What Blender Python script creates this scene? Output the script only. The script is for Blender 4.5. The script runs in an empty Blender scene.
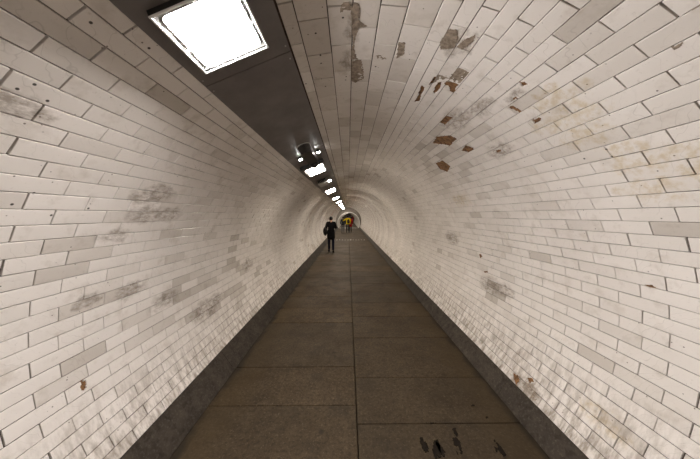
import bpy, bmesh, math, random
import numpy as np
from mathutils import Matrix, Vector, noise as mnoise

# ------------------------------------------------------------------ camera, world, exposure
SC = bpy.context.scene
COL = SC.collection
R = 1.70                     # tunnel radius
ZC = 0.587 * R               # height of the tunnel axis above the floor
H = 1.027 * R                # camera height
CX = -0.05 * R               # camera offset from the axis
cam_d = bpy.data.cameras.new('camera')
cam_d.lens = 12.0; cam_d.sensor_width = 36.0
cam_d.clip_start = 0.02; cam_d.clip_end = 200
cam = bpy.data.objects.new('camera', cam_d); COL.objects.link(cam)
cam.location = (CX, 0, H)
cam.rotation_euler = (math.radians(90 - 3.556), 0, math.radians(-0.491))
SC.camera = cam
world = bpy.data.worlds.new('world'); SC.world = world
world.use_nodes = True
world.node_tree.nodes['Background'].inputs[0].default_value = (0.02, 0.018, 0.016, 1)
world.node_tree.nodes['Background'].inputs[1].default_value = 0.1
vs = SC.view_settings
vs.view_transform = 'Standard'; vs.look = 'None'; vs.gamma = 1.0; vs.use_curve_mapping = False
vs.exposure = 2.95
LAMP = 30.0                  # radiance of the lit diffusers
LAMP_COL = (1.0, 0.968, 0.955, 1)

random.seed(7)
P_ = 0.0473                  # angular pitch of a tile course
TL = 0.1421 * R              # tile length
AR0 = 0.1927; AL0 = 0.5788   # first course lines right / left of the crown
CROWN = [-0.2334, -0.1918, -0.1055, -0.0367, 0.0378, 0.1102, 0.1927]
CPH = [0.630, 0.693, 0.661, 0.737, 0.659, 0.712]
NR = 40; NL = 31
YB = -6.6; YE = 31.3         # back end and the mouth of the narrow section
JOINT = 0.0046
FLOOR_L = FLOOR_R = 0.81 * R

RUST = [
  [ (0.252,1.672),(0.271,1.685),(0.276,1.795),(0.285,1.880),(0.263,1.909),(0.261,1.809) ],
  [ (0.277,1.669),(0.276,1.562),(0.292,1.525),(0.301,1.549),(0.288,1.613) ],
  [ (0.303,1.599),(0.315,1.570),(0.325,1.623),(0.327,1.669),(0.321,1.728),(0.309,1.708) ],
  [ (0.324,1.570),(0.338,1.539),(0.375,1.540),(0.376,1.584),(0.384,1.633),(0.367,1.644),(0.348,1.599),(0.334,1.605) ],
  [ (0.432,2.074),(0.430,1.923),(0.459,1.899),(0.461,2.068) ],
  [ (0.525,1.317),(0.532,1.295),(0.549,1.296),(0.543,1.334) ],
  [ (0.561,1.466),(0.558,1.409),(0.568,1.409),(0.567,1.469) ],
  [ (0.576,1.498),(0.580,1.473),(0.619,1.470),(0.615,1.497),(0.583,1.510) ],
  [ (0.667,1.474),(0.675,1.410),(0.686,1.429),(0.687,1.485) ],
  [ (0.718,1.935),(0.727,1.877),(0.741,1.908),(0.738,1.958) ],
  [ (0.491,2.505),(0.477,2.325),(0.521,2.166),(0.566,2.153),(0.569,2.357) ],
  [ (0.638,2.299),(0.619,2.163),(0.661,2.110),(0.668,2.233) ],
  [ (0.621,2.914),(0.630,2.713),(0.696,2.710),(0.729,2.890),(0.681,2.974) ],
  [ (2.046,2.157),(2.037,2.094),(2.057,2.055),(2.081,2.072),(2.071,2.116) ],
  [ (2.012,2.016),(1.993,1.979),(2.000,1.946),(2.025,1.975) ],
  [ (-1.715,1.347),(-1.720,1.379),(-1.736,1.379),(-1.754,1.357),(-1.747,1.342) ],
  [ (1.374,1.343),(1.366,1.312),(1.373,1.281),(1.379,1.314) ],
  [ (1.442,3.125),(1.433,3.074),(1.451,3.033),(1.476,3.098) ],
  [ (1.566,3.023),(1.548,2.930),(1.563,2.929),(1.576,3.003) ],
]
CEMENT = [
  [ (-0.071,1.153),(-0.071,1.130),(-0.061,1.105),(-0.048,1.107),(-0.038,1.133),(-0.034,1.108),(-0.023,1.112),(-0.017,1.148),(-0.020,1.205),(0.009,1.242),(-0.017,1.247),(-0.023,1.292),(-0.030,1.360),(-0.026,1.421),(-0.013,1.489),(-0.036,1.488),(-0.041,1.464),(-0.033,1.353),(-0.037,1.236),(-0.040,1.175),(-0.043,1.146),(-0.062,1.140),(-0.062,1.156) ],
  [ (-0.036,1.516),(-0.021,1.496),(-0.001,1.497),(0.012,1.617),(0.015,1.704),(-0.020,1.745),(-0.036,1.717) ],
  [ (0.047,1.454),(0.069,1.437),(0.088,1.475),(0.062,1.491) ],
  [ (0.113,1.334),(0.133,1.328),(0.143,1.419),(0.122,1.461) ],
  [ (0.288,1.520),(0.327,1.500),(0.336,1.409),(0.376,1.412),(0.376,1.522),(0.323,1.563),(0.288,1.613) ],
  [ (0.240,1.190),(0.264,1.182),(0.278,1.222),(0.284,1.290),(0.250,1.325),(0.236,1.277) ],
  [ (0.290,1.273),(0.300,1.217),(0.317,1.178),(0.323,1.212),(0.310,1.283) ],
  [ (2.066,2.044),(2.034,1.993),(2.021,1.925),(2.040,1.892),(2.045,1.837),(2.076,1.829),(2.067,1.943) ],
  [ (0.665,0.848),(0.668,0.833),(0.668,0.822),(0.675,0.833),(0.674,0.846) ],
  [ (0.616,0.764),(0.612,0.752),(0.613,0.740),(0.620,0.743),(0.619,0.758) ],
]
DIRT =[ (-0.843,0.844,0.058),(-0.829,0.853,0.037),(-0.839,0.910,0.035),(-1.028,1.638,0.084),(-1.004,1.700,0.073),(-1.111,1.694,0.087),(-1.110,1.881,0.081),(-1.202,1.511,0.058),(-1.441,1.431,0.049),(-1.751,2.543,0.131),(-1.455,1.699,0.073),(-1.596,3.739,0.112),(-1.572,2.031,0.087),(-1.730,2.752,0.094),(0.282,1.269,0.049),(0.321,1.240,0.043),(0.475,1.923,0.116),(0.508,1.652,0.071),(0.551,1.401,0.048),(0.729,1.894,0.081),(1.646,2.861,0.123),(1.630,2.586,0.089),(1.630,2.586,0.067),(2.067,2.037,0.087),(2.049,1.940,0.075),(1.355,3.886,0.133),(-1.023,1.634,0.042),(-0.050,1.495,0.051),(-0.038,1.263,0.043) ]
OCHRE =[ (0.651,1.258,0.049),(0.720,1.264,0.054),(0.803,1.280,0.049),(0.625,1.292,0.044),(0.724,1.390,0.048),(0.885,1.190,0.041),(0.943,1.173,0.045),(1.029,1.188,0.046),(0.925,0.991,0.038),(0.985,0.996,0.034),(1.932,1.444,0.056),(-0.437,18.614,0.399),(-0.406,7.681,0.132),(0.979,3.122,0.080) ]
TINTS=[ (-1.447,1.378,0.80),(-1.634,1.341,0.72),(-1.213,1.186,0.78),(-1.280,1.295,0.82),(-1.145,1.510,0.90),(-1.475,1.590,0.75),(-1.197,1.972,0.80),(-1.555,2.216,0.72),(-1.595,2.604,0.75),(-1.761,2.450,0.70),(-1.679,1.851,0.85),(-1.508,3.167,0.70),(1.724,1.573,0.74),(1.709,1.490,0.74),(1.646,2.861,0.65),(1.666,2.662,0.65),(1.741,2.882,0.70),(2.087,2.013,0.80),(2.075,1.910,0.80),(0.817,1.510,0.85),(1.782,1.315,0.90),(0.545,1.101,0.85),(0.601,0.932,0.87),(0.628,0.869,0.87),(0.656,1.029,0.87),(0.092,1.253,0.85),(-0.192,1.225,0.72),(-0.151,1.273,0.75),(-0.074,1.259,0.80),(-0.157,1.467,0.75),(-0.220,1.213,0.70),(2.157,3.323,0.70),(2.176,4.110,0.80),(2.237,4.836,0.75),(2.087,6.301,0.55),(-1.071,1.598,1.08),(-1.068,1.137,1.00) ]
TARS=[(0.481,1.563,0.060,0.166,0.017),(0.560,1.562,0.067,0.141,0.039),(0.616,1.576,0.041,0.112,-0.023),(0.731,1.589,0.055,0.216,0.054),(1.050,1.572,0.034,0.104,0.001),(1.015,1.608,0.021,0.092,0.035),(0.635,1.843,0.063,0.012,-0.047),(1.054,2.012,0.035,0.022,0.012),(1.107,1.887,0.024,0.020,0.012),]
DRILLS=[ (0.8681,1.260),(0.8969,1.259),(0.8818,1.390),(-0.1480,1.262),(-0.1450,1.429),(-0.1476,1.500),(-0.0569,1.662),(-0.0597,1.701),(-0.0641,1.184),(-0.1462,1.757),(-0.2232,1.680),(0.0545,1.555),(-1.0915,1.297),(-1.0506,1.052),(-1.0856,1.002),(-1.1161,1.149),(-0.6006,0.844),(-0.5634,1.017),(-0.8023,0.840),(-0.7790,0.865),(-0.8034,0.922) ]


# ------------------------------------------------------------------ helpers
def tag(o, label=None, cat=None, group=None, kind=None):
    if label: o['label'] = label
    if cat: o['category'] = cat
    if group: o['group'] = group
    if kind: o['kind'] = kind
    return o
def link(name, mesh, mat=None, parent=None, smooth=False):
    o = bpy.data.objects.new(name, mesh); COL.objects.link(o)
    if mat is not None and not mesh.materials: mesh.materials.append(mat)
    if parent is not None: o.parent = parent
    if smooth:
        for p in mesh.polygons: p.use_smooth = True
    return o
def pyobj(name, v, f, mat=None, parent=None, smooth=False):
    m = bpy.data.meshes.new(name); m.from_pydata([tuple(x) for x in v], [], f); m.update()
    return link(name, m, mat, parent, smooth)
def bmobj(name, bm, mat=None, parent=None, smooth=False):
    bmesh.ops.recalc_face_normals(bm, faces=bm.faces)
    m = bpy.data.meshes.new(name); bm.to_mesh(m); bm.free()
    return link(name, m, mat, parent, smooth)
def empty(name, loc=(0, 0, 0), rot=None):
    o = bpy.data.objects.new(name, None); COL.objects.link(o); o.location = loc
    o.empty_display_size = 0.1
    if rot: o.rotation_euler = rot
    return o
def wm(o):
    return (wm(o.parent) @ o.matrix_parent_inverse @ o.matrix_basis) if o.parent else o.matrix_basis.copy()
def setw(o, M):
    o.matrix_basis = M
    if o.parent: o.matrix_parent_inverse = wm(o.parent).inverted()
    return o
def add_box(bm, x0, x1, y0, y1, z0, z1, bevel=0.0, seg=1):
    r = bmesh.ops.create_cube(bm, size=1)
    vs_ = r['verts']
    for v in vs_:
        v.co = Vector(((x0 + x1) / 2 + v.co.x * (x1 - x0), (y0 + y1) / 2 + v.co.y * (y1 - y0), (z0 + z1) / 2 + v.co.z * (z1 - z0)))
    if bevel > 0:
        es = list({e for v in vs_ for e in v.link_edges})
        bmesh.ops.bevel(bm, geom=es, offset=bevel, segments=seg, affect='EDGES', profile=0.6)
def wpos(a, y, r=None):
    r = R if r is None else r
    return Vector((r * math.sin(a), y, ZC + r * math.cos(a)))
def frame(a, y, r):
    o = wpos(a, y, r); ca, sa = math.cos(a), math.sin(a)
    return Matrix(((0, ca, -sa, o.x), (1, 0, 0, o.y), (0, -sa, -ca, o.z), (0, 0, 0, 1)))
def inpoly(x, y, poly):
    c = False; n = len(poly); j = n - 1
    for i in range(n):
        xi, yi = poly[i]; xj, yj = poly[j]
        if (yi > y) != (yj > y) and x < (xj - xi) * (y - yi) / (yj - yi + 1e-12) + xi: c = not c
        j = i
    return c

# ------------------------------------------------------------------ materials
class NT:
    def __init__(s, name):
        s.m = bpy.data.materials.new(name); s.m.use_nodes = True
        s.t = s.m.node_tree; s.t.nodes.clear()
        s.out = s.n('ShaderNodeOutputMaterial')
        s.b = s.n('ShaderNodeBsdfPrincipled'); s.t.links.new(s.b.outputs[0], s.out.inputs[0])
        s.pos = None
    def n(s, typ, **k):
        x = s.t.nodes.new(typ)
        for a, v in k.items(): setattr(x, a, v)
        return x
    def l(s, a, b): s.t.links.new(a, b)
    def put(s, sock, v):
        if hasattr(v, 'is_linked') or hasattr(v, 'links'): s.l(v, sock)
        else: sock.default_value = v
    def P(s):
        if s.pos is None: s.pos = s.n('ShaderNodeNewGeometry').outputs['Position']
        return s.pos
    def math(s, op, a, b=None, clamp=False):
        x = s.n('ShaderNodeMath', operation=op); x.use_clamp = clamp
        s.put(x.inputs[0], a)
        if b is not None: s.put(x.inputs[1], b)
        return x.outputs[0]
    def noise(s, scale, detail=4, rough=.55, vec=None, dist=0, out=0):
        x = s.n('ShaderNodeTexNoise'); x.inputs['Scale'].default_value = scale
        x.inputs['Detail'].default_value = detail; x.inputs['Roughness'].default_value = rough
        x.inputs['Distortion'].default_value = dist
        s.l(vec if vec is not None else s.P(), x.inputs['Vector']); return x.outputs[out]
    def ramp(s, v, lo, hi, a=0., b=1.):
        x = s.n('ShaderNodeMapRange'); s.put(x.inputs[0], v)
        x.inputs[1].default_value = lo; x.inputs[2].default_value = hi; x.inputs[3].default_value = a; x.inputs[4].default_value = b
        return x.outputs[0]
    def mix(s, f, a, b, mode='MIX'):
        x = s.n('ShaderNodeMix', data_type='RGBA', blend_type=mode); s.put(x.inputs[0], f)
        for i, v in ((6, a), (7, b)):
            if isinstance(v, tuple): x.inputs[i].default_value = (v + (1,))[:4]
            else: s.l(v, x.inputs[i])
        return x.outputs[2]
    def vscale(s, sc):
        x = s.n('ShaderNodeVectorMath', operation='MULTIPLY'); s.l(s.P(), x.inputs[0]); x.inputs[1].default_value = sc
        return x.outputs[0]
    def color(s, c): s.put(s.b.inputs['Base Color'], c if not isinstance(c, tuple) else (c + (1,))[:4]); return s
    def set(s, rough=None, metal=None, spec=None):
        if rough is not None: s.put(s.b.inputs['Roughness'], rough)
        if metal is not None: s.put(s.b.inputs['Metallic'], metal)
        if spec is not None: s.put(s.b.inputs['Specular IOR Level'], spec)
        return s
    def bump(s, h, strength=.3, dist=.002):
        x = s.n('ShaderNodeBump'); x.inputs['Strength'].default_value = strength; x.inputs['Distance'].default_value = dist
        s.l(h, x.inputs['Height']); s.l(x.outputs[0], s.b.inputs['Normal'])

def spots_mask(N, spots, warp, grain):
    wn = N.noise(14, 3, .6, out=1)
    w1 = N.n('ShaderNodeVectorMath', operation='SUBTRACT'); N.l(wn, w1.inputs[0]); w1.inputs[1].default_value = (.5, .5, .5)
    w2 = N.n('ShaderNodeVectorMath', operation='SCALE'); N.l(w1.outputs[0], w2.inputs[0]); w2.inputs[3].default_value = warp
    w3 = N.n('ShaderNodeVectorMath', operation='ADD'); N.l(w2.outputs[0], w3.inputs[0]); N.l(N.vscale((1, .5, 1)), w3.inputs[1])
    acc = None
    for a, y, r in spots:
        d = N.n('ShaderNodeVectorMath', operation='DISTANCE'); N.l(w3.outputs[0], d.inputs[0]); d.inputs[1].default_value = wpos(a, y * .5)
        v = N.ramp(d.outputs['Value'], r * 1.05, r * .55)
        acc = v if acc is None else N.math('MAXIMUM', acc, v)
    return N.math('MULTIPLY', acc, grain, clamp=True)

def tile_material(name, attr_type):
    N = NT(name)
    big = N.noise(1.3, 5, .6)
    mid = N.noise(9, 5, .6)
    fine = N.noise(60, 4, .6)
    base = N.mix(N.ramp(big, .35, .7), (.815, .762, .712), (.735, .682, .630))
    base = N.mix(N.ramp(mid, .54, .80, 0, .8), base, (.55, .485, .42))
    # hairline glaze crackle
    w = N.n('ShaderNodeTexWave', wave_type='RINGS', rings_direction='SPHERICAL'); w.inputs['Scale'].default_value = 13; w.inputs['Distortion'].default_value = 9
    w.inputs['Detail'].default_value = 2; w.inputs['Detail Scale'].default_value = .8; N.l(N.P(), w.inputs['Vector'])
    hair = N.math('MULTIPLY', N.ramp(w.outputs['Fac'], .985, 1.0), N.ramp(N.noise(4, 2), .48, .62))
    base = N.mix(N.math('MULTIPLY', hair, .22), base, (.26, .22, .18))
    # soot specks and little pits
    v = N.n('ShaderNodeTexVoronoi'); v.inputs['Scale'].default_value = 26; N.l(N.P(), v.inputs['Vector'])
    pit = N.math('MULTIPLY', N.ramp(v.outputs['Distance'], .11, .07), N.ramp(N.noise(7.3, 4, .7), .52, .55))
    base = N.mix(N.math('MULTIPLY', pit, .8), base, (.07, .05, .035))
    base = N.mix(N.ramp(fine, .62, .8, 0, .35), base, (.33, .28, .23))
    # named stains
    gr = N.ramp(N.noise(1.0, 6, .75, vec=N.vscale((34, 16, 34))), .36, .60)
    base = N.mix(N.math('MULTIPLY', spots_mask(N, [(a, y, r * 1.0) for a, y, r in DIRT], .10, gr), .68), base, (.20, .15, .105))
    oc = N.ramp(N.noise(22, 5, .7), .40, .60)
    base = N.mix(N.math('MULTIPLY', spots_mask(N, [(a, y, r * 1.5) for a, y, r in OCHRE], .2, oc), .5), base, (.56, .42, .20))
    hm = None
    for a, y in DRILLS:
        d = N.n('ShaderNodeVectorMath', operation='DISTANCE'); N.l(N.P(), d.inputs[0]); d.inputs[1].default_value = wpos(a, y)
        q = N.ramp(d.outputs['Value'], .0065, .0045)
        hm = q if hm is None else N.math('MAXIMUM', hm, q)
    base = N.mix(N.math('MULTIPLY', hm, .9), base, (.02, .016, .012))
    # splash dirt on the lowest courses
    sep = N.n('ShaderNodeSeparateXYZ'); N.l(N.P(), sep.inputs[0])
    st = N.ramp(N.noise(1.0, 5, .7, vec=N.vscale((9, 26, 7))), .42, .62)
    base = N.mix(N.math('MULTIPLY', N.math('MULTIPLY', st, N.ramp(sep.outputs[2], .72, .2)), .8), base, (.25, .20, .15))
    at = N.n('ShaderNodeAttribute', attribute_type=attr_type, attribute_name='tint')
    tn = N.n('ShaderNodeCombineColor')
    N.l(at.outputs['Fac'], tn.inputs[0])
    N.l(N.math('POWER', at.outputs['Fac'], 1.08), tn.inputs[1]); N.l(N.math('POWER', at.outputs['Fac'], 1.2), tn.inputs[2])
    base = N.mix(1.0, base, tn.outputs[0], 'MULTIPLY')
    N.color(base); N.set(rough=N.ramp(mid, .3, .75, .16, .28), spec=.5)
    N.bump(mid, .05, .003)
    return N.m
M_TILE = tile_material('glazed_tile', 'OBJECT')
M_TILES = tile_material('glazed_tile_field', 'GEOMETRY')

def simple(name, c1, c2, scale, rough, metal=0., bump=.0, detail=5, spec=.5, lo=.35, hi=.68):
    N = NT(name); n = N.noise(scale, detail, .62)
    N.color(N.mix(N.ramp(n, lo, hi), c1, c2)); N.set(rough=rough, metal=metal, spec=spec)
    if bump: N.bump(n, bump, .006)
    return N.m
M_MORTAR = simple('joint_mortar', (.04, .03, .022), (.085, .063, .045), 20, .9, bump=.4)
M_RUST = simple('exposed_brown_mortar', (.27, .135, .052), (.07, .036, .017), 30, .92, bump=.6)
M_CEM = simple('grey_cement', (.34, .27, .205), (.13, .098, .07), 42, .92, bump=.6)
M_PANEL = simple('trunking_metal', (.135, .118, .112), (.18, .16, .15), 5, .48, .0, spec=.5)
M_WHITE = simple('white_enamel', (.80, .79, .77), (.72, .71, .69), 8, .35)
M_CHROME = simple('brushed_aluminium', (.50, .49, .48), (.28, .275, .27), 14, .3, .7)
M_BLACK = simple('black_plastic', (.018, .017, .016), (.035, .033, .03), 12, .35)
M_GREY = simple('grey_plastic', (.42, .40, .37), (.30, .285, .265), 12, .45)
M_STEEL = simple('liner_steel', (.62, .58, .53), (.48, .44, .39), 2.0, .38)
M_BULK = simple('bulkhead_paint', (.24, .21, .18), (.16, .14, .12), 3, .5)
M_RED = simple('red_paint', (.42, .04, .03), (.30, .03, .025), 6, .4)
M_PAINT = simple('worn_white_paint', (.72, .70, .66), (.5, .48, .44), 16, .6)
def emit(name, col, s):
    N = NT(name); N.color((.8, .8, .8)); N.b.inputs['Emission Color'].default_value = col; N.b.inputs['Emission Strength'].default_value = s
    return N.m
M_LAMP = emit('lit_diffuser', LAMP_COL, LAMP)
M_LAMP2 = emit('lit_diffuser_long', (1.0, .91, .79, 1), LAMP * .235)
M_SPOT = emit('lit_spot_lens', (1, .97, .93, 1), 14)

def slab_material():
    N = NT('york_stone')
    oi = N.n('ShaderNodeObjectInfo')
    big = N.noise(1.5, 6, .65); mid = N.noise(11, 6, .68); fine = N.noise(90, 3, .7)
    c = N.mix(N.ramp(big, .34, .66), (.066, .043, .0205), (.042, .0265, .0125))
    c = N.mix(N.ramp(mid, .46, .70, 0, .38), c, (.115, .080, .042))
    c = N.mix(N.ramp(fine, .50, .75, 0, .5), c, (.125, .088, .05))
    sp1 = N.noise(34, 5, .75)
    c = N.mix(N.ramp(sp1, .50, .58, 0, .7), c, (.018, .012, .006))
    c = N.mix(N.ramp(N.noise(3.4, 6, .72), .50, .62, 0, .55), c, (.020, .0135, .007))
    sp2 = N.noise(47, 4, .75)
    c = N.mix(N.ramp(sp2, .56, .64, 0, .5), c, (.17, .12, .068))
    # pale chips
    v = N.n('ShaderNodeTexVoronoi'); v.inputs['Scale'].default_value = 17; N.l(N.P(), v.inputs['Vector'])
    chip = N.math('MULTIPLY', N.ramp(v.outputs['Distance'], .11, .05), N.ramp(N.noise(3.1, 2), .55, .6))
    c = N.mix(N.math('MULTIPLY', chip, .6), c, (.22, .18, .13))
    # chewing-gum and oil blots
    v2 = N.n('ShaderNodeTexVoronoi'); v2.inputs['Scale'].default_value = 5.2; N.l(N.P(), v2.inputs['Vector'])
    blot = N.math('MULTIPLY', N.ramp(v2.outputs['Distance'], .16, .08), N.ramp(N.noise(2.3, 2), .5, .56))
    c = N.mix(N.math('MULTIPLY', blot, .75), c, (.012, .009, .006))
    # silt collected along the channels beside the kerbs
    sep = N.n('ShaderNodeSeparateXYZ'); N.l(N.P(), sep.inputs[0])
    ax = N.math('ADD', N.math('ABSOLUTE', sep.outputs[0]), N.math('MULTIPLY', N.math('SUBTRACT', N.noise(2.6, 4), .5), .5))
    c = N.mix(N.ramp(ax, .98, 1.16, 0, .5), c, (.058, .036, .013))
    ax2 = N.math('ADD', N.math('ABSOLUTE', sep.outputs[0]), N.math('MULTIPLY', N.math('SUBTRACT', N.noise(4, 4), .5), .22))
    c = N.mix(N.ramp(ax2, 1.30, 1.36, 0, .85), c, (.013, .010, .006))
    c = N.mix(N.ramp(oi.outputs['Random'], 0, 1, 0, .5), c, (.026, .0195, .012))
    N.color(c); N.set(rough=N.ramp(big, .3, .7, .66, .85), spec=.22)
    N.bump(N.math('ADD', mid, N.math('MULTIPLY', fine, .4)), .55, .006)
    return N.m
M_SLAB = slab_material()
def kerb_material():
    N = NT('kerb_stone'); oi = N.n('ShaderNodeObjectInfo')
    n = N.noise(6, 6, .66); f = N.noise(55, 3, .7)
    c = N.mix(N.ramp(n, .32, .7), (.066, .052, .039), (.026, .020, .015))
    c = N.mix(N.ramp(f, .52, .7, 0, .6), c, (.105, .088, .068))
    c = N.mix(N.ramp(N.noise(17, 5, .7), .52, .64, 0, .7), c, (.020, .0155, .0115))
    c = N.mix(N.ramp(oi.outputs['Random'], 0, 1, 0, .35), c, (.016, .013, .010))
    N.color(c); N.set(rough=.8, spec=.2); N.bump(N.math('ADD', n, f), .4, .005)
    return N.m
M_KERB = kerb_material()
M_TAR = simple('black_tar', (.008, .006, .004), (.016, .012, .008), 40, .9, bump=.4, spec=.1)

# ------------------------------------------------------------------ tunnel shell
def undul(y):
    k = min(1., max(.08, (y - 3.0) / 6))
    return k * (.0150 + .0120 * math.sin(2 * math.pi * y / 1.55) + .0022 * math.sin(2 * math.pi * y / .71 + 1.1))
def shell(name, a0, a1, mat=M_MORTAR, n=24):
    r0 = R + .0105; r1 = R + .16
    v = []; f = []
    for r in (r0, r1):
        for y in (YB, YE):
            for i in range(n + 1):
                v.append(wpos(a0 + (a1 - a0) * i / n, y, r))
    m = n + 1
    for i in range(n):
        f.append((i, i + 1, m + i + 1, m + i)); f.append((2 * m + i, 3 * m + i, 3 * m + i + 1, 2 * m + i + 1))
        f.append((i, 2 * m + i, 2 * m + i + 1, i + 1)); f.append((m + i, m + i + 1, 3 * m + i + 1, 3 * m + i))
    for i in (0, n):
        f.append((i, m + i, 3 * m + i, 2 * m + i))
    o = pyobj(name, v, f, mat)
    tag(o, kind='structure'); return o
A_PL, A_PR = -0.5400, -0.2380            # edges of the lighting trunking on the vault
KA_R = AR0 + NR * P_; KA_L = AL0 + NL * P_
A_FLOOR = math.acos(-0.587)
wall_left = shell('wall_left', -A_FLOOR - .03, -(AL0 - P_))
ceiling = shell('ceiling', -(AL0 - P_), AR0)
wall_right = shell('wall_right', AR0, A_FLOOR + .03)
for w, lb in ((wall_left, 'curved tunnel wall of white glazed tiles on the left, sooty in patches'),
              (ceiling, 'vaulted tunnel ceiling of wide white tiles with a broken cement seam'),
              (wall_right, 'curved tunnel wall of white glazed tiles on the right with rusty broken patches')):
    w['label'] = lb

W0 = P_ * R
TT = .0110                                # how far a tile stands proud of the mortar
def tile_verts(L, W, jit, bev=.0013):
    hx, hy = L / 2 - JOINT / 2, W / 2 - JOINT / 2
    c = [(-hx, -hy), (hx, -hy), (hx, hy), (-hx, hy)]
    c = [(x + random.uniform(-jit, jit), y + random.uniform(-jit, jit)) for x, y in c]
    v = [(x, y, 0) for x, y in c] + [(x, y, TT - bev) for x, y in c]
    v += [(x - math.copysign(bev, x), y - math.copysign(bev, y), TT) for x, y in c]
    return v
TF = [(8, 9, 10, 11)] + [(i, (i + 1) % 4, 4 + (i + 1) % 4, 4 + i) for i in range(4)] + [(4 + i, 4 + (i + 1) % 4, 8 + (i + 1) % 4, 8 + i) for i in range(4)]
TV = [tile_verts(TL, W0, .0008) for _ in range(6)]
TMESH = []
for v in TV:
    m = bpy.data.meshes.new('tile'); m.from_pydata(v, [], TF); m.update(); m.materials.append(M_TILE); TMESH.append(m)

# camera-independent ranking value: apparent size from where the visitor stands
CM = Matrix.Translation(cam.location) @ cam.rotation_euler.to_matrix().to_4x4()
CMI = CM.inverted(); FPX = 700 * 12 / 36
def px(p):
    q = CMI @ p
    if q.z > -.05: return None
    return (350 + FPX * q.x / -q.z, 229.5 - FPX * q.y / -q.z)

def courses():
    for i in range(-1, NL):
        ph = (.4745 - .0005 * i) + (.071 if i % 2 else 0)
        yield wall_left, -(AL0 + (i + .5) * P_), P_ * R, ph * R, i
    for i in range(6):
        a0, a1 = CROWN[i], CROWN[i + 1]
        yield ceiling, (a0 + a1) / 2, (a1 - a0) * R - .0006, CPH[i] * R, i
    for i in range(NR):
        ph = (.613 - .00095 * i) + (.071 if i % 2 else 0)
        yield wall_right, AR0 + (i + .5) * P_, P_ * R, ph * R, i
HOLES = [p for p in RUST]
HB = [(min(q[0] for q in p), max(q[0] for q in p), min(q[1] for q in p), max(q[1] for q in p)) for p in HOLES]
tiles = []
for wall, a, W, ph, ci in courses():
    n0 = math.ceil((YB + .02 - ph) / TL); n1 = math.floor((YE - .02 - ph) / TL)
    lam = random.uniform(.9, 1.0)
    drift = [0.0]
    for k in range(n0, n1):
        yc = ph + (k + .5) * TL
        u = random.random()
        t = random.uniform(.95, 1.0) if u < .84 else (random.uniform(.86, .95) if u < .975 else random.uniform(.68, .84))
        # the middle stretch of the left wall is dirtier
        if wall is wall_left and 1.7 < yc < 4.5 and 1.35 < -a < 1.95 and random.random() < .22: t *= random.uniform(.68, .9)
        if wall is wall_right and 1.7 < yc < 3.5 and .45 < a < .75 and random.random() < .4: t *= random.uniform(.78, .95)
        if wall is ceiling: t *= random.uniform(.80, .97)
        for A, Y, V in TINTS:
            if abs(A - a) < W / R / 2 and abs(Y - yc) < TL / 2: t = V
        hs = [h for h, b in zip(HOLES, HB) if b[0] < a + W / R / 2 and b[1] > a - W / R / 2 and b[2] < yc + TL / 2 and b[3] > yc - TL / 2]
        u0, u1 = undul(yc - TL / 2), undul(yc + TL / 2)
        tilt = math.atan2(u1 - u0, TL) + random.gauss(0, .0010)
        M = frame(a, yc, R + TT) @ Matrix.Translation((0, 0, (u0 + u1) / 2 + random.gauss(0, .0006))) @ Matrix.Rotation(-tilt, 4, 'Y') @ Matrix.Rotation(random.gauss(0, .0022), 4, 'X')
        area = 0
        if -.2 < yc < 8:
            pts = [px(M @ Vector((sx * TL / 2, sy * W / 2, 0))) for sx in (-1, 1) for sy in (-1, 1)]
            if all(p is not None for p in pts):
                cx = sum(p[0] for p in pts) / 4; cy = sum(p[1] for p in pts) / 4
                if -25 < cx < 725 and -20 < cy < 480:
                    area = max(math.dist(pts[0], pts[2]), math.dist(pts[1], pts[3]))
        tiles.append((wall, a, yc, W, t, hs, M, area))

def grid_piece(name, parent, x0, x1, y0, y1, nx, ny, keep, top, M, mat, tint=None):
    """a thin slab with a ragged outline: cells of a jittered grid, walls around the edge"""
    rnd = random.Random(int((x1 - x0 + y0 * 3) * 1e5) + nx)
    dx, dy = (x1 - x0) / nx, (y1 - y0) / ny
    xy = {}
    for i in range(nx + 1):
        for j in range(ny + 1):
            jx = rnd.uniform(-.38, .38) * dx if 0 < i < nx else 0
            jy = rnd.uniform(-.38, .38) * dy if 0 < j < ny else 0
            xy[i, j] = (x0 + i * dx + jx, y0 + j * dy + jy)
    cells = {(i, j) for i in range(nx) for j in range(ny) if keep(x0 + (i + .5) * dx, y0 + (j + .5) * dy)}
    if not cells: return None
    v = []; vi = {}; f = []
    def T(k):
        if k not in vi: vi[k] = len(v); x, y = xy[k]; v.append((x, y, top(x, y)))
        return vi[k]
    def B(k):
        kk = ('b',) + k
        if kk not in vi: vi[kk] = len(v); x, y = xy[k]; v.append((x, y, 0.0))
        return vi[kk]
    for i, j in cells:
        q = [(i, j), (i + 1, j), (i + 1, j + 1), (i, j + 1)]
        f.append(tuple(T(k) for k in q))
        for e, nb in ((0, (i, j - 1)), (1, (i + 1, j)), (2, (i, j + 1)), (3, (i - 1, j))):
            if nb not in cells:
                k0, k1 = q[e], q[(e + 1) % 4]
                f.append((T(k1), T(k0), B(k0), B(k1)))
    o = pyobj(name, v, f, mat, parent); setw(o, M)
    if tint is not None: o['tint'] = tint
    return o

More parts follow.
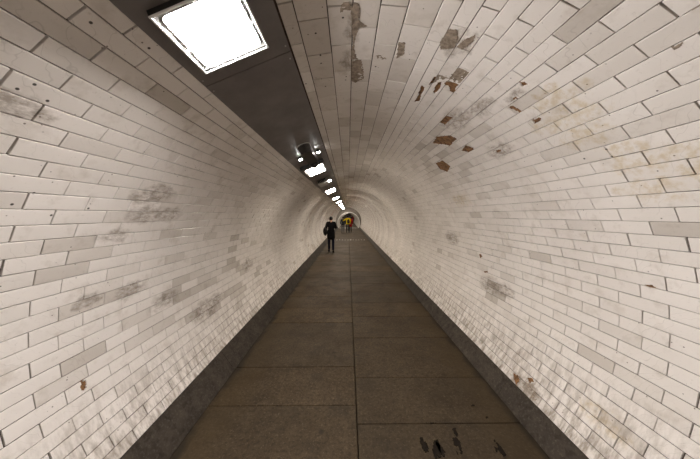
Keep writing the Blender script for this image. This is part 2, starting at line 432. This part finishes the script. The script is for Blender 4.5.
for wall in (wall_left, ceiling, wall_right):
    mine = [t for t in tiles if t[0] is wall]
    mine.sort(key=lambda t: -(t[7] + (1000 if t[5] else 0)))
    near = [t for t in mine if t[7] >= 8.0 or t[5]][:300]
    far = mine[len(near):]
    for i, (w, a, yc, W, t, hs, M, ar) in enumerate(near):
        gap = 1.0 if random.random() > .12 else random.uniform(.982, .992)
        if hs:
            hx, hy = TL / 2 - JOINT / 2, W / 2 - JOINT / 2
            keep = lambda x, y: not any(inpoly(a + y / R, yc + x, h) for h in hs)
            grid_piece('tile', wall, -hx, hx, -hy, hy, 34, 11, keep, lambda x, y: TT, M, M_TILE, t)
        else:
            o = bpy.data.objects.new('tile', TMESH[i % 6]); COL.objects.link(o); o.parent = wall
            setw(o, M @ Matrix.Diagonal((gap, (W - JOINT) / (W0 - JOINT), 1, 1)) @ Matrix.Rotation(math.pi * (i % 2), 4, 'Z'))
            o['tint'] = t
    nf = len(far)
    base = np.array(TV)                                     # 6 x 12 x 3
    V = np.empty((nf, 12, 3)); tint = np.empty((nf, 9), dtype=np.float32)
    for i, (w, a, yc, W, t, hs, M, ar) in enumerate(far):
        b = base[i % 6].copy(); b[:, 0] *= .984; b[:, 1] *= (W - JOINT) / (W0 - JOINT)
        Mn = np.array(M); V[i] = b @ Mn[:3, :3].T + Mn[:3, 3]; tint[i] = t
    F = (np.array(TF)[None] + (np.arange(nf) * 12)[:, None, None]).reshape(-1, 4)
    m = bpy.data.meshes.new('distant_tiles')
    m.vertices.add(nf * 12); m.vertices.foreach_set('co', V.reshape(-1))
    m.loops.add(len(F) * 4); m.loops.foreach_set('vertex_index', F.reshape(-1).astype(np.int32))
    m.polygons.add(len(F)); m.polygons.foreach_set('loop_start', np.arange(0, len(F) * 4, 4, dtype=np.int32))
    m.polygons.foreach_set('use_smooth', np.zeros(len(F), dtype=bool))
    m.update(calc_edges=True); m.validate()
    at = m.attributes.new('tint', 'FLOAT', 'FACE'); at.data.foreach_set('value', tint.reshape(-1))
    o = link('distant_tiles', m, M_TILES, wall); tag(o, 'smaller tiles farther along the tunnel wall', kind='stuff')

# broken places: brown mortar showing in the holes, grey cement smeared over tiles
def wall_of(a):
    return wall_left if a < -(AL0 - P_) else (ceiling if a < AR0 else wall_right)
def patch(name, poly, mat, r0, amp, grow, cell, lab=None):
    ca = sum(p[0] for p in poly) / len(poly); cy = sum(p[1] for p in poly) / len(poly)
    pl = [(ca + (p[0] - ca) * grow, cy + (p[1] - cy) * grow) for p in poly]
    x0, x1 = min(p[1] for p in pl) - cy, max(p[1] for p in pl) - cy
    y0, y1 = (min(p[0] for p in pl) - ca) * R, (max(p[0] for p in pl) - ca) * R
    nx = max(4, int((x1 - x0) / cell)); ny = max(4, int((y1 - y0) / cell))
    M = frame(ca, cy, r0)
    def top(x, y):
        return .004 + y * y / (2 * R) + amp * mnoise.noise((x * 70, y * 70, ca * 50))
    o = grid_piece(name, wall_of(ca), x0, x1, y0, y1, nx, ny, lambda x, y: inpoly(ca + y / R, cy + x, pl), top, M, mat)
    if o and lab: o['label'] = lab
for p in RUST:
    patch('exposed_mortar', p, M_RUST, R + .0105, .003, 1.25, .006, 'rust-brown mortar where a tile has broken away')
for p in CEMENT:
    patch('cement_smear', p, M_CEM, R + .0030, .0012, 1.0, .0045, 'rough grey-brown cement patch over the tiles')

# ------------------------------------------------------------------ floor, kerbs
sub = bmesh.new(); add_box(sub, -FLOOR_L, FLOOR_R, YB, YE + 26, -.16, -.05)
floor = bmobj('floor', sub, M_MORTAR); tag(floor, 'brown stone paved tunnel floor in two columns of slabs', kind='structure')
def slab(x0, x1, y0, y1):
    g = .0042
    bm = bmesh.new(); h = random.gauss(0, .0004)
    add_box(bm, x0 + g, x1 - g, y0 + g, y1 - g, -.06, h, .0025)
    o = bmobj('paving_slab', bm, M_SLAB, floor)
    return o
def runs(known, lo, hi):
    ys = [k * R for k in known]
    while ys[0] > lo: ys.insert(0, ys[0] - random.uniform(.55, .8))
    while ys[-1] < hi: ys.append(ys[-1] + random.uniform(.55, .85))
    ys[0] = lo; ys[-1] = hi
    return ys
ys = runs([1.202, 1.522, 2.17, 2.526, 2.881, 3.324], YB, YE)
for a, b in zip(ys, ys[1:]): slab(-FLOOR_L + .004, -.010, a, b)
ys = runs([1.087, 1.414, 1.892, 2.306, 2.67, 3.06, 3.443], YB, YE)
for a, b in zip(ys, ys[1:]): slab(-.010, FLOOR_R - .004, a, b)

def kerb(name, sgn, KA, lab):
    root = empty(name); tag(root, lab, kind='structure')
    p0 = Vector((math.sin(A_FLOOR) * R, 0, 0)); p1 = Vector((math.sin(KA) * R, 0, ZC + math.cos(KA) * R))
    d = (p1 - p0).normalized(); n = Vector((-d.z, 0, d.x))
    y = YB; L = 1.22
    y += .35 if sgn > 0 else .8
    y0 = YB
    while y0 < YE - .05:
        y1 = min(y, YE)
        q = [p0 + n * .010 - d * .0, p1 + n * .004 - d * .001, p1 - n * .05 - d * .001, p0 - n * .07 - Vector((0, 0, .06)), p0 + n * .010 - Vector((0, 0, .06))]
        bm = bmesh.new(); g = .002
        f0 = [bm.verts.new((sgn * v.x, y0 + g, v.z)) for v in q]; f1 = [bm.verts.new((sgn * v.x, y1 - g, v.z)) for v in q]
        k = len(q)
        bm.faces.new(f0); bm.faces.new(f1[::-1])
        for i in range(k): bm.faces.new((f0[i], f0[(i + 1) % k], f1[(i + 1) % k], f1[i]))
        bmobj('kerb_stone', bm, M_KERB, root)
        y0 = y1; y = y1 + L * random.uniform(.9, 1.1)
    return root
kerb('baseboard_left', -1, KA_L, 'dark sloping stone kerb along the left wall')
kerb('baseboard_right', 1, KA_R, 'dark sloping stone kerb along the right wall')

# tar scrapes on the near right slab (thin ragged smears) as parts of the paving
def floor_patch(name, poly, mat, lab):
    x0, x1 = min(p[0] for p in poly), max(p[0] for p in poly); y0, y1 = min(p[1] for p in poly), max(p[1] for p in poly)
    nx = max(4, int((x1 - x0) / .006)); ny = max(4, int((y1 - y0) / .006))
    o = grid_piece(name, floor, x0, x1, y0, y1, nx, ny, lambda x, y: inpoly(x, y, poly) and mnoise.noise((x * 45, y * 16, 3.3)) > -.22, lambda x, y: .0050, Matrix.Identity(4), mat)
    if o: o['label'] = lab
for (x, y, w, l, sk) in TARS:
    poly = [(x - w * .3, y), (x + w * .4, y + .01), (x + w * .5 + sk * .4, y + l * .5), (x + w * .2 + sk, y + l), (x - w * .3 + sk, y + l * .95), (x - w * .5 + sk * .4, y + l * .45)]
    floor_patch('tar_scrape', poly, M_TAR, 'black tar scrape on a paving slab')

# ------------------------------------------------------------------ lighting trunking on the vault
PL = wpos(A_PL, 0, R); PRT = wpos(A_PR, 0, R)
U = (PRT - PL); PW = U.length; U.normalize()
NV = Vector((-U.z, 0, U.x)); NV = NV if NV.z < 0 else -NV          # into the tunnel
def trunk_matrix(y): # x along the chord, y along the tunnel, z towards the vault
    o = PL + Vector((0, y, 0))
    return Matrix(((U.x, 0, -NV.x, o.x), (0, 1, 0, o.y), (U.z, 0, -NV.z, o.z), (0, 0, 0, 1)))
trunk = empty('lighting_trunking'); tag(trunk, 'dark metal lighting trunking running along the tunnel vault', 'trunking')
secs = [.789 * R + 1.02 * R * k for k in range(-4, 17)]
secs = [YB] + [s for s in secs if YB + .2 < s < YE - .3] + [YE]
for a, b in zip(secs, secs[1:]):
    bm = bmesh.new(); add_box(bm, 0, PW, a + .0025, b - .0025, -.006, .003, .0015)
    add_box(bm, .004, .012, a + .0025, b - .0025, .003, .012); add_box(bm, PW - .012, PW - .004, a + .0025, b - .0025, .003, .012)
    o = bmobj('cover_panel', bm, M_PANEL, trunk); setw(o, trunk_matrix(0))
    for xx in (.018, PW - .018):
        for yy in (a + .05, b - .05):
            bm = bmesh.new(); bmesh.ops.create_cone(bm, cap_ends=True, segments=10, radius1=.005, radius2=.004, depth=.003)
            s = bmobj('screw', bm, M_GREY, o); setw(s, trunk_matrix(0) @ Matrix.Translation((xx, yy, -.0075)))

# square luminaires
FW0, FW1 = .0392 * R, .2425 * R
def luminaire(lab, y0, y1, M, group='ceiling lights along the tunnel'):
    root = empty('ceiling_light'); tag(root, lab, 'ceiling light', group)
    setw(root, M @ Matrix.Translation(((FW0 + FW1) / 2, (y0 + y1) / 2, 0)))
    w = (FW1 - FW0) / 2; l = (y1 - y0) / 2; d = .034
    def part(n, bm, mat, p=root):
        o = bmobj(n, bm, mat, p); setw(o, wm(root)); return o
    bm = bmesh.new()
    ww, ll = w * .985, l * .985
    add_box(bm, -ww, -ww + .006, -ll, ll, -d + .006, -.007); add_box(bm, ww - .006, ww, -ll, ll, -d + .006, -.007)
    add_box(bm, -ww + .006, ww - .006, -ll, -ll + .006, -d + .006, -.007); add_box(bm, -ww + .006, ww - .006, ll - .006, ll, -d + .006, -.007)
    part('housing', bm, M_BLACK)
    bm = bmesh.new(); t = .009
    add_box(bm, -w, -w + t, -l, l, -d, -d + .006, .0015); add_box(bm, w - t, w, -l, l, -d, -d + .006, .0015)
    add_box(bm, -w + t, w - t, -l, -l + t, -d, -d + .006, .0015); add_box(bm, -w + t, w - t, l - t, l, -d, -d + .006, .0015)
    fr = part('frame', bm, M_WHITE)
    # bright metal bezel sloping from the frame to the diffuser
    bm = bmesh.new(); i = .032; zo, zi = -d + .011, -d + .012
    o4 = [bm.verts.new((sx * (w - t), sy * (l - t), zo)) for sx, sy in ((-1, -1), (1, -1), (1, 1), (-1, 1))]
    i4 = [bm.verts.new((sx * (w - i), sy * (l - i), zi)) for sx, sy in ((-1, -1), (1, -1), (1, 1), (-1, 1))]
    for k in range(4): bm.faces.new((o4[k], o4[(k + 1) % 4], i4[(k + 1) % 4], i4[k]))
    part('bezel', bm, M_CHROME)
    bm = bmesh.new(); rr = .022; ring = []
    for cx, cy, a0 in ((1, 1, 0), (-1, 1, 90), (-1, -1, 180), (1, -1, 270)):
        for k in range(6):
            a = math.radians(a0 + 18 * k)
            ring.append((cx * (w - i - rr + .004) + rr * math.cos(a), cy * (l - i - rr + .004) + rr * math.sin(a)))
    lo = [bm.verts.new((x, y, zi - .001)) for x, y in ring]; hi = [bm.verts.new((x, y, zi + .006)) for x, y in ring]
    fl = bm.faces.new(lo); fl.material_index = 1; bm.faces.new(hi[::-1])
    for k in range(len(ring)): bm.faces.new((lo[k], lo[(k + 1) % len(ring)], hi[(k + 1) % len(ring)], hi[k]))
    df = part('diffuser', bm, M_WHITE); df.data.materials.append(M_LAMP if y1 - y0 < .5 else M_LAMP2)
    for sx, sy in ((0, -1), (-1, .1), (1, .1), (0, 1)):
        bm = bmesh.new(); cx, cy = sx * (w - .016), sy * (l - .016) if sx == 0 else sy * l
        add_box(bm, cx - .005, cx + .005, cy - .005, cy + .005, -d + .004, -d + .012, .001)
        part('clip', bm, M_GREY)
    return root
LEN = .2005 * R
LEN2 = .385 * R
LEN3 = .58 * R
LAMPS = [.521, 2.23, 4.22, 6.12, 8.02, 9.9, 11.75, 13.6, 15.45, 17.3]
NAMES = ['nearest big square ceiling light, overhead at upper left', 'second ceiling light, a bright panel just beyond the black emergency unit',
         'third ceiling light, a bright panel beyond the grey vented box', 'fourth bright ceiling light from the camera', 'fifth bright ceiling light from the camera',
         'sixth bright ceiling light from the camera', 'seventh bright ceiling light from the camera', 'eighth bright ceiling light from the camera',
         'ninth bright ceiling light, small in the distance', 'last bright ceiling light before the narrow section']
for s, nm in zip(LAMPS, NAMES): luminaire(nm, s * R, s * R + (LEN if s < 1 else LEN2 if s < 3 else LEN3), trunk_matrix(0))
for s, nm in ((-1.38, 'square ceiling light just behind the camera'), (-3.2, 'square ceiling light farther behind the camera')):
    luminaire(nm, s * R, s * R + LEN, trunk_matrix(0))

# emergency unit with twin spots, hung from the trunking in front of the second light
def dev(root, n, bm, mat, p=None, smooth=False):
    o = bmobj(n, bm, mat, p or root, smooth); setw(o, trunk_matrix(0)); return o
def stadium(bm, xc, hw, y0, y1, z0, z1, taper=.85):
    ring = []
    for k in range(13):
        a = math.pi * k / 12
        ring.append((xc - hw * math.cos(a), y0 + hw - hw * math.sin(a)))
    ring += [(xc + hw, y1), (xc - hw, y1)]
    up = [bm.verts.new((x, y, z1)) for x, y in ring]
    ym = (y0 + y1) / 2
    dn = [bm.verts.new((xc + (x - xc) * taper, ym + (y - ym) * taper, z0)) for x, y in ring]
    n = len(ring); bm.faces.new(up); bm.faces.new(dn[::-1])
    for k in range(n): bm.faces.new((up[k], up[(k + 1) % n], dn[(k + 1) % n], dn[k]))
    return ring
em = empty('emergency_light', wpos(-.39, 1.95 * R, R - .03)); tag(em, 'black emergency light unit with two small lit spots, hung before the second ceiling light', 'emergency light')
bm = bmesh.new(); add_box(bm, FW0 - .02, FW1 + .02, 2.13 * R, 2.20 * R, -.06, -.007, .006); dev(em, 'mounting_bar', bm, M_BLACK)
bm = bmesh.new(); ring = stadium(bm, .167 * R, .078, 1.60 * R, 2.12 * R, -.09, -.007); hood = dev(em, 'hood', bm, M_BLACK)
bm = bmesh.new()
for k in range(13):
    (xa, ya), (xb, yb) = ring[k], ring[(k + 1) % len(ring)]
    add_box(bm, min(xa, xb) - .002, max(xa, xb) + .002, min(ya, yb) - .002, max(ya, yb) + .002, -.014, -.0065)
dev(em, 'white_rim', bm, M_WHITE, hood)
for xs in (.092 * R, .243 * R):
    bm = bmesh.new(); bmesh.ops.create_cone(bm, cap_ends=True, segments=16, radius1=.028, radius2=.020, depth=.03, matrix=Matrix.Translation((xs, 1.86 * R, -.022)))
    sp = dev(em, 'spot_head', bm, M_BLACK)
    bm = bmesh.new(); bmesh.ops.create_uvsphere(bm, u_segments=14, v_segments=8, radius=.024, matrix=Matrix.Translation((xs, 1.86 * R, -.038)) @ Matrix.Diagonal((1, 1, .5, 1)))
    dev(em, 'spot_lens', bm, M_SPOT, sp, True)
bm = bmesh.new(); bmesh.ops.create_uvsphere(bm, u_segments=16, v_segments=10, radius=.06, matrix=Matrix.Translation((.167 * R, 2.02 * R, -.09)))
dev(em, 'camera_dome', bm, M_BLACK, None, True)

vb = empty('vent_box', wpos(-.39, 3.1 * R, R - .03)); tag(vb, 'grey vented box with one small lit lens between second and third ceiling lights', 'control box')
bm = bmesh.new(); add_box(bm, .06 * R, .24 * R, 3.05 * R, 3.4 * R, -.085, -.007, .008); dev(vb, 'case', bm, M_GREY)
for k in range(6):
    bm = bmesh.new(); xk = .075 * R + k * .018 * R; add_box(bm, xk, xk + .018, 3.03 * R, 3.052 * R, -.078, -.02, .002); dev(vb, 'louvre', bm, M_BLACK)
bm = bmesh.new(); bmesh.ops.create_uvsphere(bm, u_segments=14, v_segments=8, radius=.04, matrix=Matrix.Translation((.215 * R, 3.12 * R, -.088)) @ Matrix.Diagonal((1, 1, .5, 1)))
dev(vb, 'lit_lens', bm, M_SPOT, None, True)

# ------------------------------------------------------------------ narrow steel-lined section at the far end
RL = .86 * R; ZL = ZC - .21 * R
YN = YE + 26
def ring_pts(r, zc, n=64):
    a1 = math.acos(max(-1, -zc / r))
    return [(r * math.sin(-a1 + 2 * a1 * i / n), zc + r * math.cos(-a1 + 2 * a1 * i / n)) for i in range(n + 1)]
o_ = ring_pts(R + .17, ZC); i_ = ring_pts(RL, ZL)
v = []; f = []
for y in (YE, YE + .12):
    v += [(x, y, z) for x, z in o_]; v += [(x, y, z) for x, z in i_]
m = len(o_)
for i in range(m - 1):
    f.append((i, i + 1, m + i + 1, m + i)); f.append((2 * m + i, 3 * m + i, 3 * m + i + 1, 2 * m + i + 1))
wall_end = pyobj('wall_end', v, f, M_BULK); tag(wall_end, 'steel bulkhead where the tunnel narrows', kind='structure')
def tube_wall(name, y0, y1, r, zc, mat, th=.05):
    a = ring_pts(r, zc); b = ring_pts(r + th, zc); v = []; f = []
    for y in (y0, y1): v += [(x, y, z) for x, z in a] + [(x, y, z) for x, z in b]
    for i in range(m - 1):
        f.append((i, 2 * m + i, 2 * m + i + 1, i + 1)); f.append((m + i, m + i + 1, 3 * m + i + 1, 3 * m + i))
        f.append((i, i + 1, m + i + 1, m + i)); f.append((2 * m + i, 3 * m + i, 3 * m + i + 1, 2 * m + i + 1))
    return pyobj(name, v, f, mat, None, False)
liner = tube_wall('wall_liner', YE + .02, YN, RL, ZL, M_STEEL); tag(liner, 'narrow steel-lined stretch at the far end of the tunnel', kind='structure')
rim = tube_wall('trim_1', YE - .10, YE + .03, RL - .02, ZL, M_WHITE, .07); tag(rim, 'white hoop around the mouth of the narrow section', kind='structure')
for k in range(12):
    h = tube_wall('flange', YE + 1.5 + 2 * k, YE + 1.58 + 2 * k, RL - .06, ZL, M_STEEL, .05); h.parent = liner
bm = bmesh.new(); add_box(bm, -FLOOR_L, FLOOR_R, YE + .02, YN, -.06, .004); fl2 = bmobj('floor_section', bm, M_SLAB, floor)
bm = bmesh.new(); add_box(bm, -RL * .9, RL * .9, YE - .08, YE + .12, -.02, .022, .005)
th = bmobj('trim_2', bm, M_PAINT); tag(th, 'pale threshold strip across the floor at the narrow section', kind='structure')
bm = bmesh.new(); add_box(bm, -2, 2, YN, YN + .1, -.2, 3.2); tag(bmobj('wall_far', bm, M_PANEL), 'dark far end of the tunnel', kind='structure')
bm = bmesh.new(); add_box(bm, -2, 2, YB - .1, YB, -.2, 3.2); tag(bmobj('wall_back', bm, M_TILES), 'tunnel wall behind the camera', kind='structure')
def liner_matrix(y):
    a = -.26; o = Vector((RL * math.sin(a), y, ZL + RL * math.cos(a) - .02)) - Vector(((FW0 + FW1) / 2, 0, 0))
    return Matrix.Translation(o)
for k, nm in enumerate(('first', 'second', 'third', 'fourth', 'fifth', 'sixth', 'seventh')):
    luminaire(nm + ' small ceiling light inside the far narrow section', 0, LEN2, liner_matrix(YE + 1.6 + 3.2 * k))

# red hoop band on the left wall, and a line of white studs across the floor
yr = 20.2; v = []; f = []; n = 28
for y in (yr, yr + .34):
    for r in (R - .022, R - .0112):
        for i in range(n + 1): v.append(wpos(-1.55 + (1.55 - .60) * i / n, y, r))
k = n + 1
for i in range(n):
    f += [(i, i + 1, 2 * k + i + 1, 2 * k + i), (i, k + i, k + i + 1, i + 1), (2 * k + i, 2 * k + i + 1, 3 * k + i + 1, 3 * k + i)]
f += [(0, 2 * k, 3 * k, k), (n, k + n, 3 * k + n, 2 * k + n)]
hb = pyobj('red_band', v, f, M_RED); tag(hb, 'red painted hoop band on the left wall beside the yellow jacket walkers', 'wall band')
st = empty('stud_line', (0, 9.56 * R, 0)); tag(st, 'row of small white studs across the floor beyond the man in black', 'stud line')
for k in range(12):
    bm = bmesh.new(); x = -1.05 + 2.1 * k / 11; s = .07 if k == 6 else .035
    bmesh.ops.create_cone(bm, cap_ends=True, segments=12, radius1=s, radius2=s * .6, depth=.02, matrix=Matrix.Translation((x, 9.56 * R, .010)))
    setw(bmobj('stud', bm, M_PAINT, st), Matrix.Identity(4))

# ------------------------------------------------------------------ people
def cloth(name, c, rough=.85):
    return simple(name, c, tuple(x * .6 for x in c), 18, rough, bump=.2, spec=.1)
M_SKIN = simple('skin', (.50, .30, .21), (.44, .25, .17), 9, .55)
M_HAIR = cloth('dark_hair', (.012, .010, .009), .6)
M_SHOE = cloth('dark_shoe', (.012, .011, .011), .5)
def skin_mesh(name, chains, mat, M, parent, sub=2):
    """chains: lists of ((x,y,z), radius) that share points by equal coordinates"""
    v = []; idx = {}; e = []; rad = []
    for ch in chains:
        last = None
        for p, r in ch:
            key = tuple(round(c, 4) for c in p)
            if key not in idx: idx[key] = len(v); v.append(p); rad.append(r)
            if last is not None and last != idx[key]: e.append((last, idx[key]))
            last = idx[key]
    m = bpy.data.meshes.new(name + '_cage'); m.from_pydata(v, e, [])
    o = bpy.data.objects.new(name + '_cage', m); COL.objects.link(o)
    sk = o.modifiers.new('skin', 'SKIN'); sk.use_smooth_shade = True
    for i, r in enumerate(rad):
        rr = r if isinstance(r, tuple) else (r, r)
        m.skin_vertices[0].data[i].radius = rr; m.skin_vertices[0].data[i].use_root = (i == 0)
    ss = o.modifiers.new('sub', 'SUBSURF'); ss.levels = sub; ss.render_levels = sub
    dg = bpy.context.evaluated_depsgraph_get(); dg.update()
    me = bpy.data.meshes.new_from_object(o.evaluated_get(dg)); me.name = name
    bpy.data.objects.remove(o)
    me.materials.clear(); me.materials.append(mat)
    ob = link(name, me, None, parent, True); setw(ob, M)
    return ob
def blob(name, c, s, mat, M, parent, cut=None):
    bm = bmesh.new(); bmesh.ops.create_uvsphere(bm, u_segments=18, v_segments=12, radius=1)
    for vv in bm.verts:
        vv.co = Vector((vv.co.x * s[0] + c[0], vv.co.y * s[1] + c[1], vv.co.z * s[2] + c[2]))
    o = bmobj(name, bm, mat, parent, True); setw(o, M); return o
def person(lab, loc, rz, h, coat_c, leg_c, coat_low, stride, arms, group=None, hood=None, fem=False):
    """built 1.75 m tall, facing +y, then scaled; arms = ((elbow,hand) left, (elbow,hand) right)"""
    s = h / 1.75
    root = empty('person'); tag(root, lab, 'person', group)
    M = Matrix.Translation(loc) @ Matrix.Rotation(rz, 4, 'Z') @ Matrix.Scale(s, 4); setw(root, M)
    pel = (0, 0, .94); wa = (0, 0, 1.10); ch = (0, -.005, 1.30); nk = (0, .005, 1.50); hd = (0, .025, 1.60); tp = (0, .03, 1.69)
    legs = []
    for sx, st_ in ((-1, stride), (1, -stride)):
        hp = (sx * .09, 0, .90); kn = (sx * .10, st_ * .55 + .03, .50); an = (sx * .10, st_ - (.02 if st_ < 0 else 0), .10); toe = (sx * .115, st_ + .15, .035); heel = (sx * .105, st_ - .035, .05)
        legs.append((hp, kn, an, heel, toe))
    sh = [(-.185, 0, 1.43), (.185, 0, 1.43)]
    body = [[(pel, (.15, .11)), (wa, (.13, .10)), (ch, (.155, .11)), (nk, .055), (hd, (.075, .09)), (tp, (.068, .082))]]
    for hp, kn, an, heel, toe in legs:
        body.append([(pel, .13), (hp, .085), (kn, .056), (an, .040), (toe, .032)])
    for (el, ha), shp in zip(arms, sh):
        d = (Vector(ha) - Vector(el)).normalized()
        wr = tuple(Vector(ha) - d * .03); fi = tuple(Vector(ha) + d * .08)
        body.append([(ch, .13), (shp, .055), (el, .042), (wr, .028), (fi, (.03, .014))])
    skin_mesh('body', body, M_SKIN, M, root)
    # nose, ears: the head is turned away, still a head
    for sx in (-1, 1): blob('ear', (sx * .078, .02, 1.60), (.014, .022, .033), M_SKIN, M, root)
    blob('nose', (0, .12, 1.595), (.014, .022, .024), M_SKIN, M, root)
    blob('hair', (0, .012, 1.645), (.086, .105, .105), M_HAIR, M, root)
    hem = .20 if coat_low < .85 else .08
    # coat, open below the hips
    cc = [[((0, 0, coat_low - hem), (.205 + hem * .15, .155 + hem * .15)), ((0, 0, coat_low), (.21, .165)), ((0, 0, 1.0), (.20, .155)), (wa, (.165, .13)), (ch, (.19, .14)), ((0, 0, 1.46), (.11, .085)), ((0, .005, 1.52), .07)]]
    for (el, ha), shp in zip(arms, sh):
        cu = tuple(Vector(el).lerp(Vector(ha), .88))
        cc.append([(ch, (.19, .14)), (shp, .082), (el, .064), (cu, .048)])
    skin_mesh('coat', cc, cloth('coat_cloth', coat_c), M, root)
    tr = []
    for hp, kn, an, heel, toe in legs:
        tr.append([((0, 0, .92), (.12, .09)), (hp, .088), (kn, .072), (an, .056)])
    skin_mesh('trousers', tr, cloth('trouser_cloth', leg_c), M, root)
    for hp, kn, an, heel, toe in legs:
        skin_mesh('shoe', [[(tuple(Vector(an) + Vector((0, 0, .03))), .058), (heel, .058), (tuple((Vector(heel) + Vector(toe)) / 2), (.062, .055)), (tuple(Vector(toe) + Vector((0, .04, 0))), (.052, .046))]], M_SHOE, M, root, 1)
    return root, M
hang = (((-.25, -.03, 1.15), (-.25, .06, .90)), ((.25, -.03, 1.15), (.25, .06, .90)))
MY = 6.385 * R
person('man in a black coat and dark jeans walking away, looking down', (-.875, MY, .004), math.radians(4), 1.68,
       (.006, .0055, .006), (.008, .009, .020), .80, .13, (((-.25, -.02, 1.17), (-.23, .04, .93)), ((.25, .02, 1.17), (.14, .24, 1.22))))
bag = empty('shoulder_bag', (-1.14, MY - .02, 1.02)); tag(bag, "black shoulder bag on the left side of the man in black", 'bag')
b1 = blob('bag_body', (0, 0, -.03), (.10, .19, .21), cloth('bag_cloth', (.014, .013, .013)), Matrix.Translation((-1.14, MY - .02, 1.02)), bag)
st_ = skin_mesh('strap', [[((.02, -.06, .12), .014), ((.10, -.12, .30), .014), ((.16, -.07, .42), .014), ((.17, .05, .40), .014), ((.08, .11, .22), .014), ((.02, .06, .1), .014)]], cloth('strap_cloth', (.014, .013, .013)), Matrix.Translation((-1.14, MY - .02, 1.02)), bag, 1)
GY = 13.30 * R
person('walker in a bright yellow jacket and black trousers with an arm around a companion', (-.10, GY, .004), 0, 1.70,
       (.70, .50, .015), (.014, .013, .014), .93, .10, (((-.36, .02, 1.28), (-.52, .10, 1.17)), ((.26, -.03, 1.15), (.24, .06, .92))))
bp = empty('backpack', (-.06, GY - .17, 1.15)); tag(bp, 'dark backpack on the back of the yellow jacket walker', 'backpack')
blob('pack_body', (0, 0, 0), (.13, .085, .21), cloth('pack_cloth', (.03, .024, .022)), Matrix.Translation((-.06, GY - .17, 1.13)), bp)
blob('pocket', (0, -.07, -.07), (.09, .035, .09), cloth('pocket_cloth', (.045, .035, .03)), Matrix.Translation((-.06, GY - .17, 1.13)), bp)
person('walker in a dark jacket and grey trousers left of the yellow jacket', (-.58, GY + .16, .004), 0, 1.58,
       (.030, .032, .036), (.075, .078, .082), .88, -.10, hang)
person('walker in a red jacket half hidden behind the yellow jacket', (.14, GY + .75, .004), 0, 1.56,
       (.42, .015, .02), (.02, .018, .02), .82, .09, hang)
person('distant walker in dark clothes inside the narrow far section', (.62, 47.0, .004), 0, 1.72,
       (.022, .016, .016), (.016, .015, .016), .86, .10, hang)
rb = empty('red_bag', (.95, 47, 1.1)); tag(rb, 'small red bag carried by the distant walker', 'bag')
blob('bag_body', (0, 0, 0), (.11, .16, .22), cloth('red_bag_cloth', (.35, .02, .02)), Matrix.Translation((.95, 47, 1.12)), rb)
